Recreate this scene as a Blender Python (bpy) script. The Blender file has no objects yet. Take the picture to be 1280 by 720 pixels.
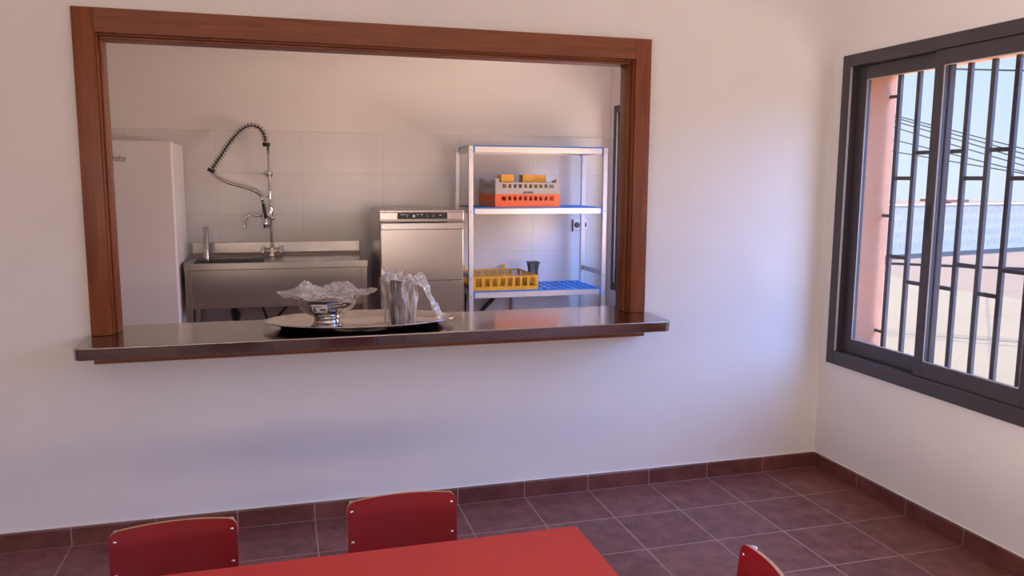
import bpy, bmesh, math, random
from mathutils import Vector, Matrix
from mathutils import noise as mnoise
random.seed(7)
SC = bpy.context.scene
COL = SC.collection
PI = math.pi

# ------------------------------------------------------------------ materials
def new_mat(name):
    m = bpy.data.materials.new(name); m.use_nodes = True
    nt = m.node_tree; nt.nodes.clear()
    out = nt.nodes.new('ShaderNodeOutputMaterial')
    return m, nt, out

def principled(nt, out, col=(.8, .8, .8), rough=.5, metal=0., spec=.5):
    b = nt.nodes.new('ShaderNodeBsdfPrincipled')
    b.inputs['Base Color'].default_value = (*col, 1)
    b.inputs['Roughness'].default_value = rough
    b.inputs['Metallic'].default_value = metal
    b.inputs['Specular IOR Level'].default_value = spec
    nt.links.new(b.outputs[0], out.inputs[0])
    return b

def noise_node(nt, scale, detail=3, stretch=None):
    tc = nt.nodes.new('ShaderNodeTexCoord')
    n = nt.nodes.new('ShaderNodeTexNoise')
    n.inputs['Scale'].default_value = scale; n.inputs['Detail'].default_value = detail
    if stretch:
        mp = nt.nodes.new('ShaderNodeMapping'); mp.inputs['Scale'].default_value = stretch
        nt.links.new(tc.outputs['Object'], mp.inputs[0]); nt.links.new(mp.outputs[0], n.inputs['Vector'])
    else:
        nt.links.new(tc.outputs['Object'], n.inputs['Vector'])
    return n

def ramp(nt, src, stops):
    r = nt.nodes.new('ShaderNodeValToRGB')
    e = r.color_ramp.elements
    while len(e) < len(stops): e.new(.5)
    for i, (p, c) in enumerate(stops):
        e[i].position = p; e[i].color = (*c, 1)
    nt.links.new(src, r.inputs[0]); return r

def mat(name, col, rough=.5, metal=0., spec=.5, var=.08, scale=12, bump=0., stretch=None, rvar=0.):
    m, nt, out = new_mat(name)
    b = principled(nt, out, col, rough, metal, spec)
    n = noise_node(nt, scale, 3, stretch)
    r = ramp(nt, n.outputs['Fac'], [(.3, tuple(c * (1 - var) for c in col)), (.7, tuple(min(1, c * (1 + var)) for c in col))])
    nt.links.new(r.outputs[0], b.inputs['Base Color'])
    if bump:
        bp = nt.nodes.new('ShaderNodeBump'); bp.inputs['Strength'].default_value = bump; bp.inputs['Distance'].default_value = .002
        nt.links.new(n.outputs['Fac'], bp.inputs['Height']); nt.links.new(bp.outputs[0], b.inputs['Normal'])
    if rvar:
        mr = nt.nodes.new('ShaderNodeMapRange')
        mr.inputs['To Min'].default_value = max(0.02, rough - rvar); mr.inputs['To Max'].default_value = rough + rvar
        nt.links.new(n.outputs['Fac'], mr.inputs[0]); nt.links.new(mr.outputs[0], b.inputs['Roughness'])
    return m

def math_node(nt, op, a, b=None):
    n = nt.nodes.new('ShaderNodeMath'); n.operation = op
    for i, v in enumerate((a, b)):
        if v is None: continue
        if isinstance(v, (int, float)): n.inputs[i].default_value = v
        else: nt.links.new(v, n.inputs[i])
    return n.outputs[0]

def tile_mat(name, axes, size, off, grout_w, tile_cols, grout_col, rough=.35, mott=9., tilevar=.1, bump=.25):
    """grid tiles: axes e.g. ('X','Y'), period size[i], joint at off[i]; None = no joints on that axis"""
    m, nt, out = new_mat(name)
    b = principled(nt, out, tile_cols[0], rough, 0, .5)
    tc = nt.nodes.new('ShaderNodeTexCoord'); sp = nt.nodes.new('ShaderNodeSeparateXYZ')
    nt.links.new(tc.outputs['Object'], sp.inputs[0])
    masks = []; ids = []
    for a, s, o in zip(axes, size, off):
        u = math_node(nt, 'DIVIDE', math_node(nt, 'SUBTRACT', sp.outputs[a], o), s)
        ids.append(math_node(nt, 'FLOOR', u))
        fr = math_node(nt, 'FRACT', u)
        d = math_node(nt, 'MINIMUM', fr, math_node(nt, 'SUBTRACT', 1.0, fr))
        masks.append(math_node(nt, 'LESS_THAN', math_node(nt, 'MULTIPLY', d, s), grout_w / 2))
    g = masks[0] if len(masks) == 1 else math_node(nt, 'MAXIMUM', masks[0], masks[1])
    cb = nt.nodes.new('ShaderNodeCombineXYZ')
    for i, v in enumerate(ids): nt.links.new(v, cb.inputs[i])
    wn = nt.nodes.new('ShaderNodeTexWhiteNoise'); nt.links.new(cb.outputs[0], wn.inputs['Vector'])
    n = noise_node(nt, mott, 6); n.inputs['Roughness'].default_value = .65
    sh = math_node(nt, 'ADD', n.outputs['Fac'], math_node(nt, 'MULTIPLY', math_node(nt, 'SUBTRACT', wn.outputs['Value'], .5), tilevar))
    r = ramp(nt, sh, [(.33, tile_cols[0]), (.5, tile_cols[1]), (.68, tile_cols[2])])
    mx = nt.nodes.new('ShaderNodeMix'); mx.data_type = 'RGBA'
    nt.links.new(g, mx.inputs[0]); nt.links.new(r.outputs[0], mx.inputs[6]); mx.inputs[7].default_value = (*grout_col, 1)
    nt.links.new(mx.outputs[2], b.inputs['Base Color'])
    rr = math_node(nt, 'ADD', math_node(nt, 'MULTIPLY', g, .5), rough)
    nt.links.new(rr, b.inputs['Roughness'])
    bp = nt.nodes.new('ShaderNodeBump'); bp.inputs['Strength'].default_value = bump; bp.inputs['Distance'].default_value = .002
    nt.links.new(math_node(nt, 'SUBTRACT', math_node(nt, 'MULTIPLY', n.outputs['Fac'], .25), g), bp.inputs['Height'])
    nt.links.new(bp.outputs[0], b.inputs['Normal'])
    return m

def wood_mat(name, c1, c2, c3, stretch, rough=.4):
    m, nt, out = new_mat(name)
    b = principled(nt, out, c2, rough, 0, .4)
    n = noise_node(nt, 7, 6, stretch); n.inputs['Distortion'].default_value = .6
    r = ramp(nt, n.outputs['Fac'], [(.3, c1), (.52, c2), (.72, c3)])
    nt.links.new(r.outputs[0], b.inputs['Base Color'])
    return m

def glass_mat(name, tint=(1, 1, 1), refl=1.0):
    m, nt, out = new_mat(name)
    t = nt.nodes.new('ShaderNodeBsdfTransparent'); t.inputs[0].default_value = (*tint, 1)
    g = nt.nodes.new('ShaderNodeBsdfGlossy'); g.inputs['Roughness'].default_value = 0.02
    f = nt.nodes.new('ShaderNodeLayerWeight'); f.inputs[0].default_value = .5
    mx = nt.nodes.new('ShaderNodeMixShader')
    sch = math_node(nt, 'ADD', math_node(nt, 'MULTIPLY', math_node(nt, 'POWER', f.outputs['Facing'], 5.0), .6), .03)
    nt.links.new(math_node(nt, 'MULTIPLY', sch, refl), mx.inputs[0])
    nt.links.new(t.outputs[0], mx.inputs[1]); nt.links.new(g.outputs[0], mx.inputs[2])
    nt.links.new(mx.outputs[0], out.inputs[0]); return m

def film_mat(name, lo, hi, scale=40, stretch=None, rough=.12):
    """clear crinkled film: mostly see-through, whitish and glossy along its folds"""
    m, nt, out = new_mat(name)
    t = nt.nodes.new('ShaderNodeBsdfTransparent')
    p = nt.nodes.new('ShaderNodeBsdfDiffuse'); p.inputs[0].default_value = (.93, .92, .93, 1)
    tr = nt.nodes.new('ShaderNodeBsdfTranslucent'); tr.inputs[0].default_value = (.9, .9, .92, 1)
    g = nt.nodes.new('ShaderNodeBsdfGlossy'); g.inputs['Roughness'].default_value = rough
    m1 = nt.nodes.new('ShaderNodeMixShader'); m1.inputs[0].default_value = .25
    nt.links.new(p.outputs[0], m1.inputs[1]); nt.links.new(tr.outputs[0], m1.inputs[2])
    m2 = nt.nodes.new('ShaderNodeMixShader'); m2.inputs[0].default_value = .3
    nt.links.new(m1.outputs[0], m2.inputs[1]); nt.links.new(g.outputs[0], m2.inputs[2])
    n = noise_node(nt, scale, 4, stretch); n.inputs['Distortion'].default_value = 1.2
    r = ramp(nt, n.outputs['Fac'], [(.42, (lo,) * 3), (.55, ((lo + hi) * .4,) * 3), (.68, (hi,) * 3)])
    mx = nt.nodes.new('ShaderNodeMixShader')
    nt.links.new(r.outputs[0], mx.inputs[0]); nt.links.new(t.outputs[0], mx.inputs[1]); nt.links.new(m2.outputs[0], mx.inputs[2])
    nt.links.new(mx.outputs[0], out.inputs[0]); return m

T = .3165
AX, BY = .303, .325
M = {}
M['paint'] = mat('wall_paint', (.80, .77, .76), .75, var=.015, scale=3, bump=.05, spec=.25)
M['ceil'] = mat('ceiling_paint', (.82, .80, .78), .8, var=.01, scale=3)
M['salmon'] = mat('salmon_render', (.48, .225, .13), .85, var=.05, scale=20, bump=.2)
tc3 = ((.130, .040, .033), (.185, .062, .052), (.25, .088, .075))
M['floor'] = tile_mat('terracotta_tiles', ('X', 'Y'), (T, T), (-AX, -BY), .0055, tc3, (.42, .29, .24), rough=.45, mott=13)
M['bbx'] = tile_mat('terracotta_skirting_a', ('X',), (T,), (-AX,), .0045, tuple(tuple(v * .8 for v in c) for c in tc3), (.34, .22, .19), rough=.3)
M['bby'] = tile_mat('terracotta_skirting_b', ('Y',), (T,), (-BY,), .0045, tuple(tuple(v * .8 for v in c) for c in tc3), (.34, .22, .19), rough=.3)
wt = ((.70, .68, .68), (.73, .71, .71), (.76, .74, .74))
M['wtile'] = tile_mat('kitchen_wall_tiles', ('X', 'Z'), (.6, .305), (-.657, .283), .003, wt, (.55, .53, .52), rough=.22, mott=2, tilevar=.05, bump=.15)
M['wtiley'] = tile_mat('kitchen_wall_tiles_side', ('Y', 'Z'), (.6, .305), (2.82, .283), .003, wt, (.55, .53, .52), rough=.22, mott=2, tilevar=.05, bump=.15)
W1, W2, W3 = (.165, .042, .013), (.215, .058, .019), (.265, .078, .028)
M['woodv'] = wood_mat('cherry_wood_upright', W1, W2, W3, (6, 6, .5))
M['woodh'] = wood_mat('cherry_wood_rail', W1, W2, W3, (.5, 6, 6))
M['steel'] = mat('brushed_steel', (.45, .42, .42), .24, 1., var=.03, scale=30, stretch=(1, 20, 20), rvar=.06)
M['counter'] = mat('steel_counter', (.42, .38, .37), .13, 1., var=.04, scale=6, stretch=(1, 5, 5), rvar=.03)
M['chrome'] = mat('chrome', (.72, .70, .69), .07, 1., var=.02)
M['polished'] = mat('polished_steel', (.54, .51, .51), .08, 1., var=.02)
M['alu'] = mat('anodised_aluminium', (.68, .67, .69), .38, .6, var=.03)
M['blue'] = mat('blue_plastic', (.015, .20, .62), .4, var=.05)
M['bronze'] = mat('dark_window_aluminium', (.060, .050, .058), .42, .1, var=.05, scale=30)
M['gasket'] = mat('pale_seal', (.45, .42, .42), .5)
M['grille'] = mat('painted_iron', (.05, .045, .055), .5, .2, var=.15, scale=40)
M['glass'] = glass_mat('window_glass')
M['white'] = mat('white_enamel', (.85, .82, .85), .3, var=.01)
M['black'] = mat('black_plastic', (.012, .011, .012), .35)
M['rubber'] = mat('black_rubber', (.02, .018, .018), .6)
M['darkgrey'] = mat('dark_grey_plastic', (.09, .085, .085), .5, var=.6, scale=60)
M['greyp'] = mat('grey_plastic', (.42, .39, .37), .45, var=.04)
M['orange'] = mat('orange_plastic', (.80, .11, .022), .4, var=.05)
M['yellow'] = mat('yellow_plastic', (.75, .35, .015), .4, var=.05)
M['mark'] = mat('pale_print', (.6, .6, .6), .5)
M['ink'] = mat('dark_print', (.03, .03, .035), .5)
M['paper'] = mat('white_paper_label', (.8, .78, .76), .6, var=.02)
M['red'] = mat('red_laminate_tabletop', (.58, .033, .032), .45, var=.05, scale=5)
M['redc'] = mat('red_lacquered_plywood', (.25, .008, .012), .27, var=.05, scale=5)
M['ply'] = mat('pale_plywood_edge', (.55, .33, .20), .55, var=.15, scale=60)
M['film'] = film_mat('clear_film', .42, .95, 38)
M['filmb'] = film_mat('clear_bag_film', .06, .7, 42, (1, 1, .16))
M['filmt'] = film_mat('bunched_bag_film', .40, 1.0, 50)
M['bounce_paving'] = mat('pale_bounce_paving', (.86, .69, .50), .9, var=.04, scale=2)  # kept pale so this unseen paving bounces warm light indoors
M['cream'] = mat('cream_concrete', (.088, .068, .043), .9, var=.05, scale=.8)
M['joint'] = mat('dark_joint', (.062, .05, .04), .9)
M['road'] = mat('pinkish_tarmac', (.075, .048, .034), .9, var=.08, scale=.5)
M['roadline'] = mat('brown_kerb', (.045, .03, .025), .9, var=.1)
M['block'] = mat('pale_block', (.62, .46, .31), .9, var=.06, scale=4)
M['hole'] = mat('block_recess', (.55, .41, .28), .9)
M['cable'] = mat('black_cable', (.04, .04, .05), .6)
M['postb'] = mat('rusty_brown', (.20, .09, .07), .8, var=.2)

# ------------------------------------------------------------------ mesh helpers
class MB:
    def __init__(s): s.bm = bmesh.new()
    def _fin(s, n0, mi, smooth=False):
        s.bm.faces.ensure_lookup_table()
        for f in s.bm.faces[n0:]: f.material_index = mi; f.smooth = smooth
    def box(s, x0, x1, y0, y1, z0, z1, bev=0., mi=0, seg=2):
        n0 = len(s.bm.faces)
        vs = [s.bm.verts.new((x, y, z)) for x in (x0, x1) for y in (y0, y1) for z in (z0, z1)]
        fs = [(0, 1, 3, 2), (4, 6, 7, 5), (0, 4, 5, 1), (2, 3, 7, 6), (0, 2, 6, 4), (1, 5, 7, 3)]
        F = [s.bm.faces.new([vs[i] for i in f]) for f in fs]
        if bev:
            ed = list({e for f in F for e in f.edges})
            bmesh.ops.bevel(s.bm, geom=ed, offset=bev, segments=seg, affect='EDGES', profile=.5)
        s._fin(n0, mi); return s
    def prism(s, pts, z0, z1, axis='z', mi=0, smooth=False):
        """extrude closed 2D outline; axis z: pts (x,y); y: pts (x,z); x: pts (y,z)"""
        n0 = len(s.bm.faces)
        def P(a, b, c): return {'z': (a, b, c), 'y': (a, c, b), 'x': (c, a, b)}[axis]
        A = [s.bm.verts.new(P(a, b, z0)) for a, b in pts]; B = [s.bm.verts.new(P(a, b, z1)) for a, b in pts]
        n = len(pts)
        s.bm.faces.new(A); s.bm.faces.new(B[::-1])
        for i in range(n): s.bm.faces.new((A[i], B[i], B[(i + 1) % n], A[(i + 1) % n]))
        s._fin(n0, mi, smooth); return s
    def tube(s, pts, r, n=10, mi=0, cap=True, closed=False):
        n0 = len(s.bm.faces)
        pts = [Vector(p) for p in pts]
        rs = r if isinstance(r, (list, tuple)) else [r] * len(pts)
        up = None; rings = []
        for i, p in enumerate(pts):
            t = (pts[min(i + 1, len(pts) - 1)] - pts[max(i - 1, 0)]).normalized()
            if up is None:
                a = Vector((0, 0, 1)) if abs(t.z) < .9 else Vector((1, 0, 0))
                up = (a - t * a.dot(t)).normalized()
            else:
                up = (up - t * up.dot(t)).normalized()
            b = t.cross(up)
            rings.append([s.bm.verts.new(p + (up * math.cos(k * 2 * PI / n) + b * math.sin(k * 2 * PI / n)) * rs[i]) for k in range(n)])
        for A, B in zip(rings, rings[1:]):
            for k in range(n): s.bm.faces.new((A[k], A[(k + 1) % n], B[(k + 1) % n], B[k]))
        if cap: s.bm.faces.new(rings[0][::-1]); s.bm.faces.new(rings[-1])
        s._fin(n0, mi, True); return s
    def lathe(s, prof, c, n=40, mi=0, sx=1., sy=1., rot=0.):
        """prof list of (r,z) ; r==0 makes a pole"""
        n0 = len(s.bm.faces); rings = []
        cr, sr = math.cos(rot), math.sin(rot)
        for r, z in prof:
            if r <= 1e-6: rings.append([s.bm.verts.new((c[0], c[1], c[2] + z))]); continue
            rg = []
            for k in range(n):
                x, y = r * sx * math.cos(2 * PI * k / n), r * sy * math.sin(2 * PI * k / n)
                rg.append(s.bm.verts.new((c[0] + x * cr - y * sr, c[1] + x * sr + y * cr, c[2] + z)))
            rings.append(rg)
        for A, B in zip(rings, rings[1:]):
            for k in range(n):
                k2 = (k + 1) % n
                if len(A) == 1 and len(B) == 1: continue
                if len(A) == 1: s.bm.faces.new((A[0], B[k2], B[k]))
                elif len(B) == 1: s.bm.faces.new((A[k], A[k2], B[0]))
                else: s.bm.faces.new((A[k], A[k2], B[k2], B[k]))
        s._fin(n0, mi, True); return s
    def build(s, name, mats, parent=None, norm=True):
        if norm: bmesh.ops.recalc_face_normals(s.bm, faces=s.bm.faces[:])
        me = bpy.data.meshes.new(name)
        off = Vector((0, 0, 0)); p = parent
        while p is not None: off += p.location; p = p.parent
        if off.length: bmesh.ops.translate(s.bm, verts=s.bm.verts[:], vec=-off)
        s.bm.to_mesh(me); s.bm.free()
        for m in (mats if isinstance(mats, (list, tuple)) else [mats]): me.materials.append(m)
        o = bpy.data.objects.new(name, me); COL.objects.link(o)
        if parent is not None: o.parent = parent
        return o

def tag(o, label, cat, group=None, kind=None):
    o['label'] = label; o['category'] = cat
    if group: o['group'] = group
    if kind: o['kind'] = kind
    return o
def thing(name, label, cat, loc=(0, 0, 0), group=None):
    o = bpy.data.objects.new(name, None); COL.objects.link(o); o.location = loc; o.empty_display_size = .1
    return tag(o, label, cat, group)
def struct(o): o['kind'] = 'structure'; return o
def copy_tree(o, parent=None):
    c = o.copy(); COL.objects.link(c)
    if parent is not None: c.parent = parent
    for ch in list(o.children): copy_tree(ch, c)
    return c
def sharp(o, ang=35):
    me = o.data
    for p in me.polygons: p.use_smooth = True
    try: me.set_sharp_from_angle(angle=math.radians(ang))
    except Exception: pass
    return o
def text_obj(name, body, size, loc, rot, m, parent):
    cu = bpy.data.curves.new(name, 'FONT'); cu.body = body; cu.size = size; cu.extrude = .0003
    cu.align_x = 'CENTER'; cu.align_y = 'CENTER'
    tmp = bpy.data.objects.new(name + '_src', cu); COL.objects.link(tmp)
    dg = bpy.context.evaluated_depsgraph_get()
    me = bpy.data.meshes.new_from_object(tmp.evaluated_get(dg))
    bpy.data.objects.remove(tmp)
    me.materials.clear(); me.materials.append(m)
    o = bpy.data.objects.new(name, me); COL.objects.link(o)
    off = Vector((0, 0, 0)); p = parent
    while p is not None: off += p.location; p = p.parent
    o.parent = parent; o.location = Vector(loc) - off; o.rotation_euler = rot
    return o
def rounded(x0, x1, y0, y1, r, n=6, corners=(1, 1, 1, 1)):
    pts = []
    cs = [(x1 - r, y0 + r, -PI / 2), (x1 - r, y1 - r, 0), (x0 + r, y1 - r, PI / 2), (x0 + r, y0 + r, PI)]
    raw = [(x1, y0), (x1, y1), (x0, y1), (x0, y0)]
    for (cx, cy, a), rw, on in zip(cs, raw, corners):
        if not on: pts.append(rw); continue
        for k in range(n + 1):
            t = a + k * PI / 2 / n; pts.append((cx + r * math.cos(t), cy + r * math.sin(t)))
    return pts

# ------------------------------------------------------------------ room shell
XL, YR, ZC, YF = -5.6, -6.4, 2.75, 2.82       # left wall, rear wall, ceiling, far kitchen wall
G = .0095                                     # skirting thickness: paint lies this far behind the skirting face
struct(MB().box(XL - .2, .28, YR - .2, YF + .2, -.12, 0).build('floor', M['floor']))
struct(MB().box(XL - .2, .30, YR - .2, YF + .2, ZC, ZC + .15).build('ceiling', M['ceil']))
# wall with the serving hatch
HX0, HX1, HZ0, HZ1 = -3.30, -1.035, .80, 2.03
w = MB()
for b in ((XL, HX0, 0, ZC), (HX1, G, 0, ZC), (HX0, HX1, 0, HZ0), (HX0, HX1, HZ1, ZC)):
    w.box(b[0], b[1], G, .10, b[2], b[3])
struct(w.build('wall_middle', M['paint']))
struct(MB().box(XL, G, YF, YF + .15, 0, ZC).build('wall_far', M['paint']))
# right wall: inner leaf painted, outer leaf salmon render, with seen windows and added unseen ones
WIN = [(-1.26, -.058), (1.51, 2.712), (-2.75, -1.55), (-4.25, -3.05), (.19, 1.39)]  # dining and far kitchen windows seen; the rest unseen, added for light
WZ0, WZ1 = .568, 2.06
w = MB()
def wall_leaf(x0, x1, grow, mi, zlo, zhi):
    ys = sorted(WIN); y = YR - .15
    for (a, b) in ys:
        a2, b2 = a + grow, b - grow
        w.box(x0, x1, y, a2, -1.0 if mi else 0, ZC, mi=mi)
        w.box(x0, x1, a2, b2, -1.0 if mi else 0, zlo, mi=mi); w.box(x0, x1, a2, b2, zhi, ZC, mi=mi)
        y = b2
    w.box(x0, x1, y, YF + .15, -1.0 if mi else 0, ZC, mi=mi)
wall_leaf(G, .075, .02, 0, WZ0 + .02, WZ1 - .02)
wall_leaf(.075, .28, .034, 1, .60, 1.975)
struct(w.build('wall_right', [M['paint'], M['salmon']]))
LW = (-4.9, -2.7)  # unseen opening added to light the right wall
w = MB(); w.box(XL - .15, XL, YR - .15, LW[0], 0, ZC); w.box(XL - .15, XL, LW[1], YF + .15, 0, ZC)
w.box(XL - .15, XL, *LW, 0, .75); w.box(XL - .15, XL, *LW, 2.35, ZC)
struct(w.build('wall_left', M['paint']))
# rear wall behind the viewpoint, two wide unseen windows added for fill light
RW = [(-5.1, -3.1), (-2.4, -.4)]
RZ0, RZ1 = .75, 2.35
w = MB(); x = XL
for a, b in RW:
    w.box(x, a, YR - .15, YR, 0, ZC); w.box(a, b, YR - .15, YR, 0, RZ0); w.box(a, b, YR - .15, YR, RZ1, ZC); x = b
w.box(x, G, YR - .15, YR, 0, ZC)
struct(w.build('wall_rear', M['paint']))
# skirting
def skirt_prof(t, h): return [(0, 0), (0, h - .006), (.003, h), (t, h), (t, 0)]
w = MB(); p = [(-G + G, 0)]
struct(MB().prism([(G, 0), (0, 0), (0, .068), (.004, .0765), (G, .0765)], XL, 0, 'x').build('baseboard_middle', M['bbx']))
w = MB().prism([(G, 0), (0, 0), (0, .068), (.004, .0765), (G, .0765)], YR, 0, 'y')
struct(w.build('baseboard_right', M['bby']))
# bead of white sealant over the skirting
w = MB().box(XL, G, .003, G + .001, .0762, .0795); w.box(.003, G + .001, YR, 0.004, .0762, .0795)
struct(w.build('trim_1', M['paint']))
# kitchen wall tiling up to 1.8 m
struct(MB().box(XL, .001, YF - .012, YF, 0, 1.808).build('trim_2', M['wtile']))
w = MB()
w.box(-.002, G, 2.712, YF - .012, 0, 1.808); w.box(-.002, G, 1.39, 1.51, 0, 1.808); w.box(-.002, G, .10, .19, 0, 1.808); w.box(-.002, G, 1.51, 2.712, 0, WZ0); w.box(-.002, G, .19, 1.39, 0, WZ0)
struct(w.build('trim_3', M['wtiley']))

# ------------------------------------------------------------------ sliding windows
def sliding_window(n, y0, y1):
    """y1 = end nearer the corner (left seen from the room)"""
    fx0, fx1 = -.008, .075
    f = MB(); fw = .055
    f.box(fx0, fx1, y1 - fw, y1, WZ0, WZ1, .003); f.box(fx0, fx1, y0, y0 + fw, WZ0, WZ1, .003)
    f.box(fx0, fx1, y0 + fw, y1 - fw, WZ1 - fw, WZ1, .003); f.box(fx0, fx1, y0 + fw, y1 - fw, WZ0, WZ0 + fw + .012, .003)
    root = f.build('window_%d' % n, M['bronze']); root['kind'] = 'structure'
    ym = (y0 + y1) / 2 + .012
    za, zb = WZ0 + fw + .013, WZ1 - fw - .001
    def sash(xa, xb, a, b, sl, sr, nm):
        s = MB(); top, bot = .062, .066
        s.box(xa, xb, b - sl, b, za, zb, .003); s.box(xa, xb, a, a + sr, za, zb, .003)
        s.box(xa, xb, a + sr, b - sl, zb - top, zb, .003); s.box(xa, xb, a + sr, b - sl, za, za + bot, .003)
        o = s.build('sash', M['bronze'], root)
        xm = (xa + xb) / 2
        MB().box(xm - .003, xm + .003, a + sr - .004, b - sl + .004, za + bot - .004, zb - top + .004).build('pane', M['glass'], o)
        g = MB(); t = .0035
        for s0, s1 in ((a + sr, a + sr + t), (b - sl - t, b - sl)): g.box(xa + .004, xa + .008, s0, s1, za + bot, zb - top)
        g.box(xa + .004, xa + .008, a + sr, b - sl, za + bot, za + bot + t); g.box(xa + .004, xa + .008, a + sr, b - sl, zb - top - t, zb - top)
        g.build('glazing_seal', M['gasket'], o)
        return o
    sash(.037, .066, ym - .025, y1 - fw - .001, .060, .052, 'a')      # outer track, corner side
    s2 = sash(.002, .031, y0 + fw + .001, ym + .024, .046, .060, 'b')       # inner track
    # pale seal strips in the tracks
    g = MB(); g.box(fx0 + .002, fx0 + .012, y1 - fw - .003, y1 - fw + .0005, za, zb)
    g.box(.031, .034, ym + .0, ym + .006, za, zb)
    g.build('track_brush', M['gasket'], root)
    h = MB().box(-.004, .004, ym - .006, ym + .012, 1.25, 1.37, .004)
    h.build('latch', M['black'], root)
    return root
for i, (a, b) in enumerate(WIN): sliding_window(i + 1, a, b)
for i, (a, b) in enumerate(RW):
    f = MB(); yy = (YR - .1, YR - .04)
    f.box(a, a + .06, *yy, RZ0, RZ1); f.box(b - .06, b, *yy, RZ0, RZ1); f.box((a + b) / 2 - .04, (a + b) / 2 + .04, *yy, RZ0, RZ1)
    f.box(a + .06, b - .06, *yy, RZ0, RZ0 + .06); f.box(a + .06, b - .06, *yy, RZ1 - .06, RZ1)
    r = f.build('window_%d' % (i + 6), M['bronze']); r['kind'] = 'structure'  # unseen rear window, added so the room gets brighter
    MB().box(a + .05, b - .05, YR - .073, YR - .067, RZ0 + .05, RZ1 - .05).build('pane', M['glass'], r)

f = MB(); xx = (XL - .1, XL - .04); a, b = LW
f.box(*xx, a, a + .06, .75, 2.35); f.box(*xx, b - .06, b, .75, 2.35); f.box(*xx, (a + b) / 2 - .04, (a + b) / 2 + .04, .75, 2.35)
f.box(*xx, a + .06, b - .06, .75, .81); f.box(*xx, a + .06, b - .06, 2.29, 2.35)
r = f.build('window_8', M['bronze']); r['kind'] = 'structure'  # unseen left window, added for its fill light
MB().box(XL - .073, XL - .067, a + .05, b - .05, .80, 2.30).build('pane', M['glass'], r)

# iron grille outside the dining window
gr = thing('window_grille', 'dark iron security grille of staggered bars outside the dining window', 'grille', (.25, -.66, .60))
bars = [-.152, -.274, -.562, -.685, -.80, -.925, -1.05, -1.17]
for y in bars:
    MB().box(.241, .259, y - .011, y + .011, .601, 1.974, .002).build('bar', M['grille'], gr)
for i, (a, b) in enumerate(zip(bars, bars[1:])):
    for z in ((1.483, 1.105) if i % 2 == 0 else (1.601, .992)):
        MB().box(.245, .255, b + .011, a - .011, z - .009, z + .009).build('crossbar', M['grille'], gr)
for z in (1.874, 1.30, .723):
    MB().tube([(.25, -.161, z), (.25, -.086, z)], .008, 8).build('fixing_pin', M['grille'], gr)
    MB().tube([(.25, -1.179, z), (.25, -1.232, z)], .008, 8).build('fixing_pin', M['grille'], gr)

# ------------------------------------------------------------------ serving hatch frame and counter
hf = thing('hatch_frame', 'reddish brown wooden frame around the kitchen serving hatch', 'frame', (-2.17, 0, .852))
FX0, FX1, FT = -3.345, -.992, 2.094
CW = .075; BZ = .852
def jamb(s):
    m = MB()
    x_out = FX0 if s < 0 else FX1
    a, b = sorted((x_out, x_out - s * CW))
    m.box(a, b, -.019, G, BZ, FT, .002)
    a, b = sorted((x_out - s * CW, x_out - s * (CW + .006)))
    m.box(a, b, -.007, .118, BZ, FT - .09, .001)
    a, b = sorted((x_out - s * (CW - .02), x_out - s * (CW + .0055)))
    m.box(a, b, G + .001, .118, BZ, FT - .08)
    # small quirk bead in front of the lining
    a, b = sorted((x_out - s * (CW + .006), x_out - s * (CW + .016)))
    m.box(a, b, .022, .118, BZ, FT - .098, .003)
    return m
sharp(jamb(-1).build('jamb', M['woodv'], hf)); sharp(jamb(1).build('jamb', M['woodv'], hf))
m = MB()
m.box(FX0 + CW, FX1 - CW, -.019, G, FT - .09, FT, .002)
m.box(FX0 + CW, FX1 - CW, G + .001, .118, FT - .096, FT - .078)
m.box(FX0 + CW + .006, FX1 - CW - .006, .022, .118, FT - .108, FT - .096, .003)
m.build('head_rail', M['woodh'], hf)
m = MB().box(FX0 + .005, FX1 - .002, -.028, G, .741, .803, .003)
m.build('apron', M['woodh'], hf)
ct = thing('serving_counter', 'long stainless steel serving counter under the wooden hatch', 'counter', (-2.17, 0, .805))
CZ = .851
out = rounded(-3.362, -.972, -.262, .218, .03, 8, (1, 0, 0, 1))
m = MB()
# slab cut round the wall: whole outline in front, hatch width behind
cx0, cx1 = HX0 + .004, HX1 - .004
pts = [p for p in out if p[1] < .1]
front = [(-.972, -.232 + 0)]
outline = []
n = 8
for k in range(n + 1):
    t = PI + k * PI / 2 / n; outline.append((-3.362 + .03 + .03 * math.cos(t), -.262 + .03 + .03 * math.sin(t)))
for k in range(n + 1):
    t = -PI / 2 + k * PI / 2 / n; outline.append((-.972 - .03 + .03 * math.cos(t), -.262 + .03 + .03 * math.sin(t)))
outline += [(-.972, G - .001), (cx1, G - .001), (cx1, .218), (cx0, .218), (cx0, G - .001), (-3.362, G - .001)]
m.prism(outline, CZ - .047, CZ)
for v in m.bm.verts:      # front edge leans back a little under the counter
    if v.co.z < CZ - .02 and v.co.y < -.2: v.co.y += .007
top = m.build('worktop', M['counter'], ct)
bv = top.modifiers.new('edge', 'BEVEL'); bv.width = .004; bv.segments = 3; bv.limit_method = 'ANGLE'
sharp(top, 30)

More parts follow.
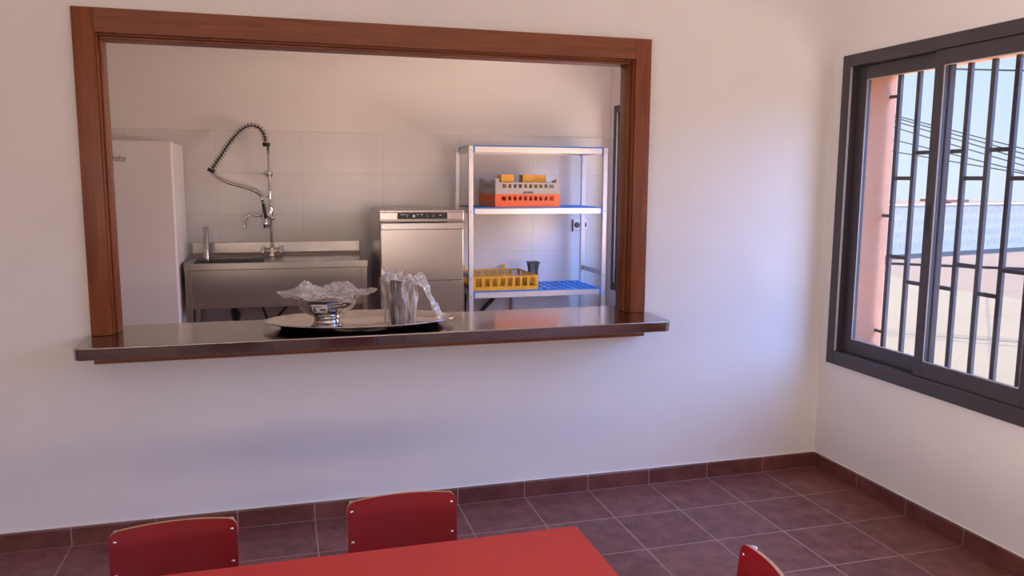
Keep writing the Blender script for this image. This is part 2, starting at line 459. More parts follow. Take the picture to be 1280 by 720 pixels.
# ------------------------------------------------------------------ kitchen: refrigerator
fr = thing('refrigerator', 'tall white refrigerator at the left of the kitchen beside the sink', 'refrigerator', (-3.565, 2.4, 0))
MB().box(-3.862, -3.268, 2.165, 2.72, .03, 1.69, .006).build('cabinet', M['white'], fr)
d = MB().box(-3.865, -3.265, 2.10, 2.155, .05, 1.695, .012, seg=3).build('door', M['white'], fr)
text_obj('badge', 'beko', .038, (-3.573, 2.0995, 1.587), (PI / 2, 0, 0), M['ink'], d)
MB().box(-3.605, -3.54, 2.0985, 2.1, 1.567, 1.5705).build('badge_line', M['ink'], d)
for x in (-3.83, -3.30):
    for y in (2.22, 2.66): MB().lathe([(0, 0), (.022, 0), (.022, .03), (0, .03)], (x, y, 0), 16).build('foot', M['black'], fr)

# ------------------------------------------------------------------ sink unit
sk = thing('sink_unit', 'stainless steel catering sink unit with splashback against tiled wall', 'sink', (-2.645, 2.5, 0))
SX0, SX1, SY0, SY1, SZ = -3.243, -2.047, 2.20, 2.808, .90
bx0, bx1, by0, by1, bd = -3.19, -2.74, 2.275, 2.66, .26
m = MB()
zt, zb = SZ, SZ - .012
for b in ((SX0, bx0, SY0, SY1 - .03), (bx1, SX1, SY0, SY1 - .03), (bx0, bx1, SY0, by0), (bx0, bx1, by1, SY1 - .03)): m.box(*b, zb, zt)
m.box(SX0, SX1, SY0 - .001, SY0 + .012, SZ - .042, SZ + .006, .004)
m.box(SX0 - .0005, SX0 + .012, SY0 + .012, SY1 - .03, SZ - .042, SZ + .006, .003); m.box(SX1 - .012, SX1 + .0005, SY0 + .012, SY1 - .03, SZ - .042, SZ + .006, .003)
for k in range(7):   # drainer ribs
    xx = -2.62 + k * .075; m.box(xx, xx + .03, 2.29, 2.62, SZ, SZ + .003, .001)
m.build('worktop', M['steel'], sk)
m = MB()
m.box(bx0 - .002, bx0, by0, by1, SZ - bd, zb); m.box(bx1, bx1 + .002, by0, by1, SZ - bd, zb)
m.box(bx0, bx1, by0 - .002, by0, SZ - bd, zb); m.box(bx0, bx1, by1, by1 + .002, SZ - bd, zb); m.box(bx0, bx1, by0, by1, SZ - bd - .002, SZ - bd)
m.build('basin', M['steel'], sk)
m = MB().box(SX0, SX1, SY1 - .022, SY1, SZ - .02, 1.0, .003)
m.prism([(SY1 - .06, SZ + .0), (SY1 - .022, SZ + .0), (SY1 - .022, SZ + .025)], SX0, SX1, 'x')
m.build('splashback', M['steel'], sk)
MB().box(SX0 + .045, SX1 - .035, SY0 + .012, SY0 + .02, .600, SZ - .042, .001).build('front_panel', M['steel'], sk)
for x in (SX0 + .004, SX1 - .044):
    for y in (SY0 + .008, SY1 - .07):
        MB().box(x, x + .04, y, y + .04, .03, SZ - .013, .003).build('leg', M['steel'], sk)
        MB().lathe([(0, 0), (.018, 0), (.018, .03), (0, .03)], (x + .02, y + .02, 0), 16).build('leg_foot', M['black'], sk)
m = MB().tube([(-2.95, 2.47, SZ - bd - .003), (-2.95, 2.47, .50), (-2.95, 2.55, .46), (-2.95, 2.79, .46)], .025, 12)
m.build('drain_pipe', M['black'], sk)
for pts in ([(-2.70, 2.70, .87), (-2.72, 2.69, .70), (-2.78, 2.71, .56), (-2.74, 2.79, .42)], [(-2.67, 2.70, .87), (-2.62, 2.69, .72), (-2.60, 2.72, .52), (-2.68, 2.79, .42)]):
    MB().tube(pts, .009, 8).build('supply_hose', M['rubber'], sk)
op = MB().lathe([(.0, 0), (.018, 0), (.018, .489), (.014, .49), (.014, .40), (0, .40)], (-3.122, 2.5, SZ - bd + .0005), 24).build('overflow_pipe', M['steel'])
tag(op, 'upright steel overflow pipe standing in the sink basin', 'pipe')

# ------------------------------------------------------------------ pre-rinse spray tap
FY = 2.70
def fx(px): return -2.69 + (px - 338) * .00545
def fz(py): return 1.706 - (py - 181) * .0058
tp = thing('spray_tap', 'tall chrome pre-rinse spray tap with coiled spring hose behind the sink', 'tap', (-2.69, FY, .90))
m = MB().lathe([(0, 0), (.03, 0), (.03, .006), (.018, .02), (.018, .05), (.014, .07), (0, .07)], (-2.69, FY, .901), 20)
m.tube([(-2.735, FY, .936), (-2.645, FY, .936)], .015, 12)
m.build('mixer_body', M['chrome'], tp)
for s in (-1, 1):
    c = Vector((-2.69 + s * .056, FY - .01, .94)); m = MB()
    m.tube([c - Vector((s * .012, 0, 0)), c + Vector((s * .018, -.004, .004))], .013, 10)
    for k in range(4):
        a = k * PI / 2 + .5
        m.tube([c, c + Vector((s * .012, math.cos(a) * .03, math.sin(a) * .03))], [.008, .010], 8)
    m.build('tap_handle', M['chrome'], tp)
m = MB().tube([(-2.69, FY, .965), (-2.692, FY, 1.69)], .009, 12)
m.build('riser_pipe', M['chrome'], tp)
m = MB().lathe([(0, -.012), (.018, -.012), (.018, .012), (0, .012)], (-2.692, FY, 1.50), 18)
m.tube([(-2.692, FY, 1.50), (-2.692, 2.797, 1.50)], .008, 10)
m2 = MB().tube([(-2.692, 2.795, 1.50), (-2.692, 2.808, 1.50)], .026, 16)
m.build('wall_bracket', M['chrome'], tp); m2.build('wall_flange', M['chrome'], tp)
def spline(P, n=14):
    P = [Vector(p) for p in P]; P = [P[0] * 2 - P[1]] + P + [P[-1] * 2 - P[-2]]; o = []
    for i in range(1, len(P) - 2):
        a, b, c, d = P[i - 1:i + 3]
        for k in range(n):
            t = k / n
            o.append(.5 * ((2 * b) + (c - a) * t + (2 * a - 5 * b + 4 * c - d) * t * t + (3 * b - a - 3 * c + d) * t ** 3))
    o.append(P[-2]); return o
arc = spline([(fx(335), FY, fz(178)), (fx(333), FY, fz(169)), (fx(327), FY - .01, fz(161)), (fx(317), FY - .02, fz(158.5)), (fx(305), FY - .03, fz(164)), (fx(290), FY - .045, fz(180)), (fx(278), FY - .055, fz(197)), (fx(268), FY - .06, fz(211))])
MB().tube(arc, .008, 8).build('inner_hose', M['rubber'], tp)
# coil round the arc
dist = [0.]
for a, b in zip(arc, arc[1:]): dist.append(dist[-1] + (b - a).length)
turns = 27; N = turns * 12; hel = []
j = 0
for k in range(N + 1):
    s = dist[-1] * k / N
    while j < len(dist) - 2 and dist[j + 1] < s: j += 1
    u = (s - dist[j]) / max(1e-9, dist[j + 1] - dist[j]); p = arc[j].lerp(arc[j + 1], u); t = (arc[j + 1] - arc[j]).normalized()
    nn = t.cross(Vector((0, 1, 0))).normalized(); bb = t.cross(nn); a = 2 * PI * turns * k / N
    hel.append(p + (nn * math.cos(a) + bb * math.sin(a)) * .021)
MB().tube(hel, .0032, 5).build('spring', M['steel'], tp)
for c, dx, dz in (((fx(335.5), FY, fz(181)), 0, 1), ((fx(266.5), FY - .06, fz(213.5)), .45, .9)):
    v = Vector((dx, 0, dz)).normalized() * .013; c = Vector(c)
    MB().tube([c - v, c + v], .026, 16).build('spring_collar', M['black'], tp)
hose = spline([(fx(266), FY - .06, fz(215)), (fx(272), FY - .06, fz(221)), (fx(288), FY - .06, fz(228.5)), (fx(308), FY - .05, fz(234)), (fx(321), FY - .045, fz(239)), (fx(327), FY - .04, fz(244))])
MB().tube(hose, .011, 10).build('spray_hose', M['steel'], tp)
m = MB().tube([(fx(327), FY - .04, fz(243)), (fx(328.5), FY - .045, fz(252))], .012, 10)
m.tube([(fx(329.5), FY - .05, fz(254)), (fx(331), FY - .075, fz(276)), (fx(333), FY - .085, fz(283))], [.014, .020, .024], 12)
gun = m.build('spray_gun', M['chrome'], tp)
MB().tube([(fx(329), FY - .066, fz(253)), (fx(332), FY - .095, fz(271))], .011, 8).build('trigger_grip', M['black'], gun)
m = MB().tube([(fx(336), FY, fz(246)), (fx(326), FY - .035, fz(243.5))], .004, 6)
m.build('hose_hook', M['chrome'], tp)
m = MB().lathe([(0, -.06), (.016, -.06), (.021, -.03), (.021, .03), (.016, .05), (0, .05)], (-2.69, FY, fz(264)), 16)
m.tube([(-2.69, FY, fz(268)), (-2.725, FY - .012, fz(268))], .016, 12)
m.tube([(-2.69, FY, fz(255)), (-2.69, FY - .05, fz(255))], .013, 12)
m.tube([(-2.69, FY, fz(272)), (-2.675, FY - .045, fz(272))], .014, 12)
m.build('valve_body', M['chrome'], tp)
m = MB().tube(spline([(-2.725, FY - .012, fz(268)), (fx(324), FY - .02, fz(269)), (fx(313), FY - .03, fz(267.5)), (fx(306.5), FY - .035, fz(271)), (fx(304.2), FY - .035, fz(277)), (fx(304), FY - .035, fz(284))], 8), .0085, 10)
m.build('spout', M['chrome'], tp)

# ------------------------------------------------------------------ dishwasher
dw = thing('dishwasher', 'stainless steel undercounter commercial dishwasher with black control panel', 'dishwasher', (-1.697, 2.3, 0))
DX0, DX1, DY0, DY1 = -1.984, -1.409, 2.0, 2.6
m = MB(); m.box(DX0, DX1, DY0 + .022, DY1, .43, 1.243, .003)
m.box(DX0 - .001, DX1 + .001, DY0 + .004, DY1, 1.243, 1.256, .003)
m.build('body', M['steel'], dw)
hd = MB().box(DX0, DX1, DY0, DY0 + .021, 1.193, 1.2425, .003).build('header', M['steel'], dw)
cp = MB().box(-1.866, -1.524, DY0 - .003, DY0 + .0, 1.198, 1.240, .001).build('control_panel', M['black'], dw)
for x in (-1.665, -1.625): MB().tube([(x, DY0 - .003, 1.218), (x, DY0 - .005, 1.218)], .011, 16).build('button', M['darkgrey'], cp)
MB().box(-1.762, -1.747, DY0 - .004, DY0 - .003, 1.211, 1.226).build('indicator_light', M['mark'], cp)
for a, b, z in ((-1.845, -1.806, 1.228), (-1.734, -1.722, 1.228), (-1.707, -1.693, 1.228), (-1.58, -1.565, 1.223)):
    MB().box(a, b, DY0 - .0036, DY0 - .003, z - .002, z + .002).build('panel_mark', M['mark'], cp)
MB().prism([(-1.802, 1.214), (-1.799, 1.214), (-1.792, 1.230), (-1.795, 1.230)], DY0 - .0036, DY0 - .003, 'y').build('panel_mark', M['mark'], cp)
dd = MB().box(DX0 + .004, DX1 - .004, DY0 - .001, DY0 + .021, .776, 1.189, .003).build('door', M['steel'], dw)
m = MB().prism([(DY0 - .001, 1.184), (DY0 - .026, 1.170), (DY0 - .028, 1.132), (DY0 - .022, 1.127), (DY0 - .018, 1.164), (DY0 - .001, 1.172)], DX0 + .006, DX1 - .006, 'x')
m.build('handle', M['steel'], dd)
MB().box(DX0, DX1, DY0, DY0 + .021, .43, .771, .002).build('lower_panel', M['steel'], dw)
for x in (DX0 + .02, DX1 - .05):
    for y in (DY0 + .04, DY1 - .06): MB().box(x, x + .03, y, y + .03, 0, .43, .002).build('leg', M['steel'], dw)

# ------------------------------------------------------------------ shelving unit
su = thing('shelving_unit', 'aluminium shelving rack with blue plastic slatted shelves in the kitchen', 'shelving', (-.785, 2.47, 0))
PX = (-1.303, -.268); PY = (2.25, 2.70); pr = .0165
for i, x in enumerate(PX):
    for jy, y in enumerate(PY):
        p = MB().box(x - pr, x + pr, y - pr, y + pr, .02, 1.705 if jy == 0 else 1.69, .003).build('post', M['alu'], su)
        MB().lathe([(0, 0), (.02, 0), (.02, .01), (.012, .02), (0, .02)], (x, y, 0), 16).build('foot', M['black'], p)
        for z in (1.675, 1.235, .615, .75): MB().tube([(x, y - pr - .003, z), (x, y - pr, z)], .004, 8).build('bolt', M['darkgrey'], p)
def shelf(z, closed=False):
    """z = top of the rails"""
    m = MB(); x0, x1 = PX[0] + pr, PX[1] - pr
    m.box(x0 + .012, x1 - .012, PY[0] - .014, PY[0] + .01, z - .046, z - .004, .002); m.box(x0 + .012, x1 - .012, PY[1] - .01, PY[1] + .014, z - .046, z - .004, .002)
    for x in (x0 + .002, x1 - .022): m.box(x, x + .02, PY[0] + .017, PY[1] - .017, z - .046, z - .004, .002)
    s = m.build('shelf', M['alu'], su)
    g = MB()
    xa, xb, ya, yb = x0 + .012, x1 - .012, PY[0] - .016, PY[1] + .014
    t0, t1 = z - .0035, z + .004
    for (a, b) in ((ya, ya + .02), (yb - .02, yb)): g.box(xa, xb, a, b, t0, t1)
    nx = 15
    for k in range(nx + 1):
        x = xa + (xb - xa - .019) * k / nx; g.box(x, x + .019, ya + .02, yb - .02, t0, t1)
    for k in range(1, 5):
        y = ya + (yb - ya) * k / 5; g.box(xa + .019, xb - .019, y - .009, y + .009, t0 - .0005, t1 - .0005)
    g.build('slatted_tray', M['blue'], s)
    for x in (x0, x1 - .012):
        for ya_, yb_ in ((PY[0] - .016, PY[0] + .012), (PY[1] - .012, PY[1] + .014)):
            MB().box(x, x + .012, ya_, yb_, z - .05, z + .003, .001).build('corner_clip', M['blue'], s)
SH = (1.705, 1.262, .648)
for z in SH: shelf(z)
for x in PX: MB().box(x - .008, x + .008, PY[0] + .017, PY[1] - .017, .745, .78, .002).build('side_brace', M['steel'], su)

# dish racks
def slotted_wall(m, p0, p1, th, z0, za, zb, z1, n, bar=.45, inset=.05):
    """wall from p0 to p1 (2D), solid below za and above zb, n slots between"""
    p0, p1 = Vector(p0), Vector(p1); L = (p1 - p0).length; d = (p1 - p0) / L; nn = Vector((-d.y, d.x)) * th
    def seg(a, b, lo, hi):
        q = [p0 + d * a, p0 + d * b, p0 + d * b + nn, p0 + d * a + nn]
        m.prism([(v.x, v.y) for v in q], lo, hi)
    seg(0, L, z0, za); seg(0, L, zb, z1); seg(0, inset, za, zb); seg(L - inset, L, za, zb)
    if n > 1:
        st = (L - 2 * inset) / n
        for k in range(1, n): seg(inset + st * k - st * bar / 2, inset + st * k + st * bar / 2, za, zb)
def rack(m, x0, x1, y0, y1, z0, za, zb, z1, n, th=.008, bar=.4, inset=.05):
    slotted_wall(m, (x0, y0), (x1, y0), th, z0, za, zb, z1, n, bar, inset)
    slotted_wall(m, (x1, y1), (x0, y1), th, z0, za, zb, z1, n, bar, inset)
    slotted_wall(m, (x0, y1 - th), (x0, y0 + th), th, z0, za, zb, z1, n, bar, inset)
    slotted_wall(m, (x1, y0 + th), (x1, y1 - th), th, z0, za, zb, z1, n, bar, inset)
def grid_floor(m, x0, x1, y0, y1, z, n, t=.006, h=.006):
    for k in range(1, n):
        x = x0 + (x1 - x0) * k / n; m.box(x - t / 2, x + t / 2, y0, y1, z, z + h)
        y = y0 + (y1 - y0) * k / n; m.box(x0, x1, y - t / 2, y + t / 2, z + .0005, z + h - .0005)
Z1 = SH[1] + .0042
OX0, OX1, OY0, OY1 = -1.112, -.612, 2.275, 2.775
m = MB(); rack(m, OX0, OX1, OY0, OY1, Z1, Z1 + .048, Z1 + .078, Z1 + .094, 10)
grid_floor(m, OX0 + .008, OX1 - .008, OY0 + .008, OY1 - .008, Z1 + .004, 12)
for x in (-.905, -.82): pass
m.box(-.90, -.82, OY0 - .003, OY0, Z1 + .004, Z1 + .014)
o = m.build('dish_rack', M['orange']); tag(o, 'square orange plastic dish rack on the middle shelf', 'dish rack')
Z2 = Z1 + .0945
m = MB(); rack(m, OX0 + .003, OX1 - .003, OY0 + .003, OY1 - .003, Z2, Z2 + .045, Z2 + .072, Z2 + .086, 10)
for cx in (OX0 + .003, OX1 - .033):
    for cy in (OY0 + .003, OY1 - .033): m.box(cx, cx + .03, cy, cy + .03, Z2 + .086, Z2 + .112, .002)
m.box(OX0 + .003, OX0 + .011, OY0 + .033, OY0 + .16, Z2 + .086, Z2 + .10); m.box(OX1 - .011, OX1 - .003, OY0 + .033, OY0 + .16, Z2 + .086, Z2 + .10)
grid_floor(m, OX0 + .011, OX1 - .011, OY0 + .011, OY1 - .011, Z2 + .004, 8)
o = m.build('dish_rack', M['greyp']); tag(o, 'grey plastic dish rack stacked on the orange rack, holding yellow baskets', 'dish rack')
mp = MB().box(-.90, -.82, OY0 + .001, OY0 + .003, Z2 + .006, Z2 + .02); mp.build('hand_slot', M['darkgrey'], o)
def basket(x, y, wdt, label, mt, z, h=.132):
    m = MB(); rack(m, x - wdt / 2, x + wdt / 2, y - wdt / 2, y + wdt / 2, z, z + .02, z + h * .62, z + h, 6, th=.004, bar=.5, inset=.012)
    m.box(x - wdt / 2 + .004, x + wdt / 2 - .004, y - wdt / 2 + .004, y + wdt / 2 - .004, z, z + .004)
    o = m.build('cutlery_basket', mt); tag(o, label, 'basket', 'yellow baskets in the grey rack'); return o
Zb = Z2 + .0105
for x, y, wd, lb in ((-1.010, 2.36, .095, 'bright yellow slotted basket at the left end of the grey rack'),
                     (-.965, 2.53, .095, 'yellow slotted basket set back behind the bright one in the grey rack'),
                     (-.832, 2.40, .095, 'dark yellow slotted basket just right of the gap in the grey rack'),
                     (-.733, 2.42, .085, 'yellow slotted basket nearest the right end of the grey rack')):
    basket(x, y, wd, lb, M['yellow'], Zb, 1.503 - Zb)
# yellow plate rack on the lower shelf
Z3 = SH[2] + .0042
YX0, YX1, YY0, YY1 = -1.278, -.778, 2.272, 2.772
m = MB(); rack(m, YX0, YX1, YY0, YY1, Z3, Z3 + .028, Z3 + .092, Z3 + .104, 8, th=.008, bar=.32, inset=.02)
grid_floor(m, YX0 + .008, YX1 - .008, YY0 + .008, YY1 - .008, Z3 + .004, 10)
for i in range(8):
    for j in range(7):
        x = YX0 + .05 + i * .057; y = YY0 + .065 + j * .061
        m.tube([(x, y, Z3 + .008), (x + .004, y + .012, Z3 + .095)], [.006, .004], 5)
for (x, y) in ((YX1 - .03, YY0 + .004), (YX0 + .03, YY1 - .004), (YX1 - .14, YY1 - .004)): m.box(x - .018, x + .018, y - .004, y + .004, Z3 + .104, Z3 + .116 + (.022 if y > 2.5 else -.008), .001)
o = m.build('plate_rack', M['yellow']); tag(o, 'yellow plastic peg plate rack on the lower shelf', 'plate rack')
# dark basket right of it
bx, by, bz, bh = -.728, 2.56, Z3, .178
m = MB()
prof = []
for zz, hw in ((0, .028), (bh * .72, .034), (bh, .042)): prof.append((zz, hw))
for k in range(4):
    a = k * PI / 2; c, s = math.cos(a), math.sin(a)
    def R2(u, v): return (bx + u * c - v * s, by + u * s + v * c)
    for (za, ha), (zb_, hb) in zip(prof, prof[1:]):
        for i in range(5):
            u0, u1 = -1 + i * .4, -1 + i * .4 + (.26 if i < 4 else .4)
            P = [(*R2(u0 * ha, -ha), bz + za), (*R2(u1 * ha, -ha), bz + za), (*R2(u1 * hb, -hb), bz + zb_), (*R2(u0 * hb, -hb), bz + zb_)]
            Q = [(*R2(u0 * ha * .92, -ha + .004), bz + za), (*R2(u1 * ha * .92, -ha + .004), bz + za), (*R2(u1 * hb * .92, -hb + .004), bz + zb_), (*R2(u0 * hb * .92, -hb + .004), bz + zb_)]
            v = [m.bm.verts.new(p) for p in P + Q]
            for f in ((0, 1, 2, 3), (7, 6, 5, 4), (0, 4, 5, 1), (1, 5, 6, 2), (2, 6, 7, 3), (3, 7, 4, 0)): m.bm.faces.new([v[i2] for i2 in f])
    q = [R2(-.0425, -.0435), R2(.0425, -.0435), R2(.0425, -.038), R2(-.0425, -.038)]
    m.prism(q, bz + bh - .012, bz + bh)
m.box(bx - .028, bx + .028, by - .028, by + .028, bz, bz + .004)
o = m.build('cutlery_basket', M['darkgrey']); tag(o, 'dark grey cutlery basket standing behind the right end of the yellow plate rack', 'basket')

# wall socket, pipes behind the shelving
ws = thing('wall_socket', 'white double power socket on the tiled wall behind the shelving', 'socket', (-.247, 2.808, 1.1))
MB().box(-.306, -.188, 2.797, 2.808, 1.058, 1.142, .004).build('plate', M['white'], ws)
for x in (-.277, -.217):
    MB().tube([(x, 2.7975, 1.1), (x, 2.7955, 1.1)], .024, 20).build('outlet', M['darkgrey'], ws)
MB().box(-.318, -.309, 2.80, 2.808, 1.045, 1.145, .001).build('side_clip', M['darkgrey'], ws)
for pts, lb in (([(-.93, 2.79, .62), (-1.0, 2.76, .52), (-1.10, 2.76, .40), (-1.155, 2.775, .15), (-1.16, 2.78, .012)], 'black flexible hose slanting down the wall under the shelving'),
                ([(-1.215, 2.795, .60), (-1.22, 2.79, .35), (-1.215, 2.795, .008)], 'thin black hose hanging down the wall under the yellow rack'),):
    m = MB().tube(spline(pts), .016 if 'slanting' in lb else .007, 10).build('water_hose', M['rubber']); tag(m, lb, 'hose')
m = MB().tube([(-.83, 2.793, .0), (-.83, 2.793, .62)], .012, 12).build('water_pipe', M['greyp']); tag(m, 'grey water pipe upright on the wall below the shelving', 'pipe')

# ------------------------------------------------------------------ tray, bowl, canister on the counter
TC = (-2.305, -.015); TR = -.06
m = MB()
pf = [(0, .006), (.80, .006), (.83, .009), (.90, .022), (.985, .030), (1.0, .029), (.997, .0265), (.90, .018), (.82, .002), (.80, 0), (0, 0)]
m.lathe(pf, (TC[0], TC[1], CZ + .0005), 72, sx=.402, sy=.215, rot=TR)
o = m.build('serving_tray', M['polished'], norm=True); tag(o, 'large oval stainless steel serving tray on the counter', 'tray')
TZ = CZ + .0068
BX, BYY = -2.447, -.02
bw = thing('footed_bowl', 'polished steel footed bowl lined with clear plastic on the tray', 'bowl', (BX, BYY, TZ))
bp = [(.0, .036), (.05, .037), (.085, .052), (.112, .076), (.124, .098), (.130, .1165), (.137, .118), (.137, .1205), (.130, .121), (.127, .118), (.120, .098), (.108, .078), (.082, .056), (.05, .042), (0, .041)]
MB().lathe(bp, (BX, BYY, TZ), 64).build('body', M['polished'], bw)
MB().lathe([(0, 0), (.062, 0), (.066, .002), (.064, .006), (.054, .014), (.050, .024), (.054, .034), (.056, .0375), (0, .0375)], (BX, BYY, TZ), 48).build('foot', M['polished'], bw)
# paper label wrapped on the bowl wall
def bowl_r(z):
    P = [(.05, .037), (.085, .052), (.112, .076), (.124, .098), (.130, .1165)]
    for (r0, z0), (r1, z1) in zip(P, P[1:]):
        if z0 <= z <= z1: return r0 + (r1 - r0) * (z - z0) / (z1 - z0)
    return .13
def patch(m, a0, a1, z0, z1, off, mi, na=8, nz=4):
    n0 = len(m.bm.faces); V = []
    for i in range(nz + 1):
        z = z0 + (z1 - z0) * i / nz; r = bowl_r(z) + off
        V.append([m.bm.verts.new((BX + r * math.cos(a0 + (a1 - a0) * k / na), BYY + r * math.sin(a0 + (a1 - a0) * k / na), TZ + z)) for k in range(na + 1)])
    for i in range(nz):
        for k in range(na): m.bm.faces.new((V[i][k], V[i][k + 1], V[i + 1][k + 1], V[i + 1][k]))
    m._fin(n0, mi)
m = MB(); A0 = -PI / 2 - .56; A1 = -PI / 2 - .03
patch(m, A0, A1, .066, .105, .0016, 0)
patch(m, A0 + .28, A1 - .05, .078, .086, .0022, 1); patch(m, A0 + .06, A0 + .36, .095, .098, .0022, 1); patch(m, A0 + .05, A0 + .12, .072, .09, .0022, 1)
m.build('price_label', [M['paper'], M['ink']], bw)

def crumple(v, amp, fr, seed):
    q = Vector(v) * fr + Vector((seed, seed * 1.7, -seed))
    return mnoise.noise_vector(q) * amp
# film over the bowl
m = MB(); nr, na = 20, 84; rings = []
for i in range(nr + 1):
    r0 = i / nr; rg = []
    for k in range(na):
        a = 2 * PI * k / na
        flare = .150 + .045 * max(0, math.cos(a)) ** 6 + .05 * max(0, -math.cos(a)) ** 6 + .012 * math.sin(5 * a + 1) + .008 * math.sin(11 * a)
        r = r0 * flare; x, y = r * math.cos(a), r * math.sin(a)
        h = .126 + .058 * math.exp(-((x + .085) ** 2 + (y) ** 2) / .0022) + .046 * math.exp(-((x - .085) ** 2 + (y + .01) ** 2) / .0018) + .034 * math.exp(-((x - .04) ** 2 + (y - .03) ** 2) / .002) + .012 * math.exp(-(x ** 2 + y ** 2) / .003)
        if r > .13: h += -.0 + (r - .13) * .12 + .008 * math.sin(7 * a)
        v = Vector((x, y, h)); c = crumple(v, 1, 26, 3.1) * .013 + crumple(v, 1, 75, 9.) * .010
        if r > .10: c *= .7
        v += Vector((c.x * .5, c.y * .5, abs(c.z) * 1.25))
        if .112 < r < .15: v.z = max(v.z, .1245)
        rg.append(m.bm.verts.new((BX + v.x, BYY + v.y, TZ + v.z)))
        if i == 0: break
    rings.append(rg)
for i in range(nr):
    A, B = rings[i], rings[i + 1]
    for k in range(na):
        k2 = (k + 1) % na
        if len(A) == 1: m.bm.faces.new((A[0], B[k], B[k2]))
        else: m.bm.faces.new((A[k], B[k], B[k2], A[k2]))
bmesh.ops.triangulate(m.bm, faces=m.bm.faces[:])
o = m.build('plastic_film', M['film']); tag(o, 'crumpled clear plastic film lying over the steel bowl', 'plastic wrap')

KX, KY = -2.140, -.055
cn = thing('steel_canister', 'tall cylindrical stainless steel canister inside a clear plastic bag', 'canister', (KX, KY, TZ))
MB().lathe([(0, 0), (.050, 0), (.053, .003), (.056, .186), (.0585, .188), (.0585, .191), (.055, .191), (.053, .02), (0, .012)], (KX, KY, TZ), 56).build('body', M['polished'], cn)
# bag: a sleeve with upright folds, bunched and torn at the top
bag = thing('plastic_bag', 'clear crinkled plastic bag around the steel canister, its end trailing on the tray', 'plastic bag', (KX, KY, TZ))
m = MB(); nz, na = 20, 80; rings = []
for i in range(nz + 1):
    t = i / nz; rg = []
    for k in range(na):
        a = 2 * PI * k / na
        left = max(0, -math.cos(a))
        z = .002 + t * (.190 + .030 * max(0, math.cos(a - 2.7)) ** 2 + .016 * math.sin(5 * a + .6) + .009 * math.sin(11 * a))
        r = .0625 + .006 * t + .022 * left * (.35 + .65 * t)
        fold = mnoise.noise(Vector((math.cos(a) * 4.2, math.sin(a) * 4.2, z * 6))) * .010 + mnoise.noise(Vector((math.cos(a) * 10, math.sin(a) * 10, z * 14 + 5))) * .006 * (.4 + t)
        r = max(.0605, r + fold) if z < .196 else max(.045, r + fold - .010)
        rg.append(m.bm.verts.new((KX + r * math.cos(a), KY + r * math.sin(a), TZ + z)))
    rings.append(rg)
for A, B in zip(rings, rings[1:]):
    for k in range(na): m.bm.faces.new((A[k], A[(k + 1) % na], B[(k + 1) % na], B[k]))
bmesh.ops.triangulate(m.bm, faces=m.bm.faces[:])
m.build('sleeve', M['filmb'], bag)
# bunched film standing above the rim
m = MB()
for (cx, cy, w_, h_, lean, sd) in ((-.046, -.03, .030, .052, -.010, 1), (-.020, -.012, .026, .036, .016, 4), (.012, -.03, .026, .024, .020, 7), (.040, -.02, .026, .016, .012, 11), (-.03, .03, .03, .03, -.01, 15)):
    nu, nv = 9, 6; V = []
    for j in range(nv + 1):
        v = j / nv; row = []
        for i in range(nu + 1):
            u = i / nu * 2 - 1
            wd = w_ * (1 - .65 * v)
            q = Vector((KX + cx + u * wd + lean * v, KY + cy + .012 * math.sin(u * 5 + sd) * (1 - v * .4), TZ + .185 + h_ * v + .008 * math.sin(u * 7 + sd * 2) * v))
            q += crumple(q, 1, 60, sd) * .007
            row.append(m.bm.verts.new(q))
        V.append(row)
    for j in range(nv):
        for i in range(nu): m.bm.faces.new((V[j][i], V[j][i + 1], V[j + 1][i + 1], V[j + 1][i]))
bmesh.ops.triangulate(m.bm, faces=m.bm.faces[:])
m.build('bunched_top', M['filmt'], bag)
# loose tail hanging to the right, down on to the tray
m = MB()
path = spline([(KX + .050, KY - .012, TZ + .194), (KX + .078, KY - .014, TZ + .188), (KX + .100, KY - .018, TZ + .160), (KX + .122, KY - .02, TZ + .112), (KX + .148, KY - .022, TZ + .060), (KX + .172, KY - .022, TZ + .014)], 8)
prev = None
for i, p in enumerate(path):
    t = i / (len(path) - 1); wd = .030 * (1 - t) ** .7 + .007 + .005 * math.sin(9 * t)
    row = []
    for k in range(11):
        u = k / 10 - .5
        q = p + Vector((.55 * u, .8 * u, .42 * u)) * wd * 2 + Vector((1, 0, .6)) * (.007 * math.sin(u * 16 + t * 6)) * (1 - .4 * t)
        q += crumple(q, 1, 60, 8.) * .006; q.z = max(q.z, TZ + .006)
        row.append(m.bm.verts.new(q))
    if prev:
        for k in range(10): m.bm.faces.new((prev[k], prev[k + 1], row[k + 1], row[k]))
    prev = row
bmesh.ops.triangulate(m.bm, faces=m.bm.faces[:])
m.build('loose_tail', M['filmt'], bag)

# ------------------------------------------------------------------ table and chairs
TX0, TX1, TY0, TY1, TZT = -3.271, -1.871, -2.075, -1.470, .53
tb = thing('dining_table', 'low rectangular red school table with red top', 'table', ((TX0 + TX1) / 2, (TY0 + TY1) / 2, 0))
m = MB().prism(rounded(TX0, TX1, TY0, TY1, .012), TZT - .022, TZT)
o = m.build('tabletop', M['red'], tb); bv = o.modifiers.new('b', 'BEVEL'); bv.width = .002; bv.segments = 2; bv.limit_method = 'ANGLE'
m = MB(); i_ = .06
m.box(TX0 + i_, TX1 - i_, TY0 + i_, TY0 + i_ + .02, TZT - .062, TZT - .0225); m.box(TX0 + i_, TX1 - i_, TY1 - i_ - .02, TY1 - i_, TZT - .062, TZT - .0225)
m.box(TX0 + i_, TX0 + i_ + .02, TY0 + i_ + .02, TY1 - i_ - .02, TZT - .062, TZT - .0225); m.box(TX1 - i_ - .02, TX1 - i_, TY0 + i_ + .02, TY1 - i_ - .02, TZT - .062, TZT - .0225)
m.build('underframe', M['alu'], tb)
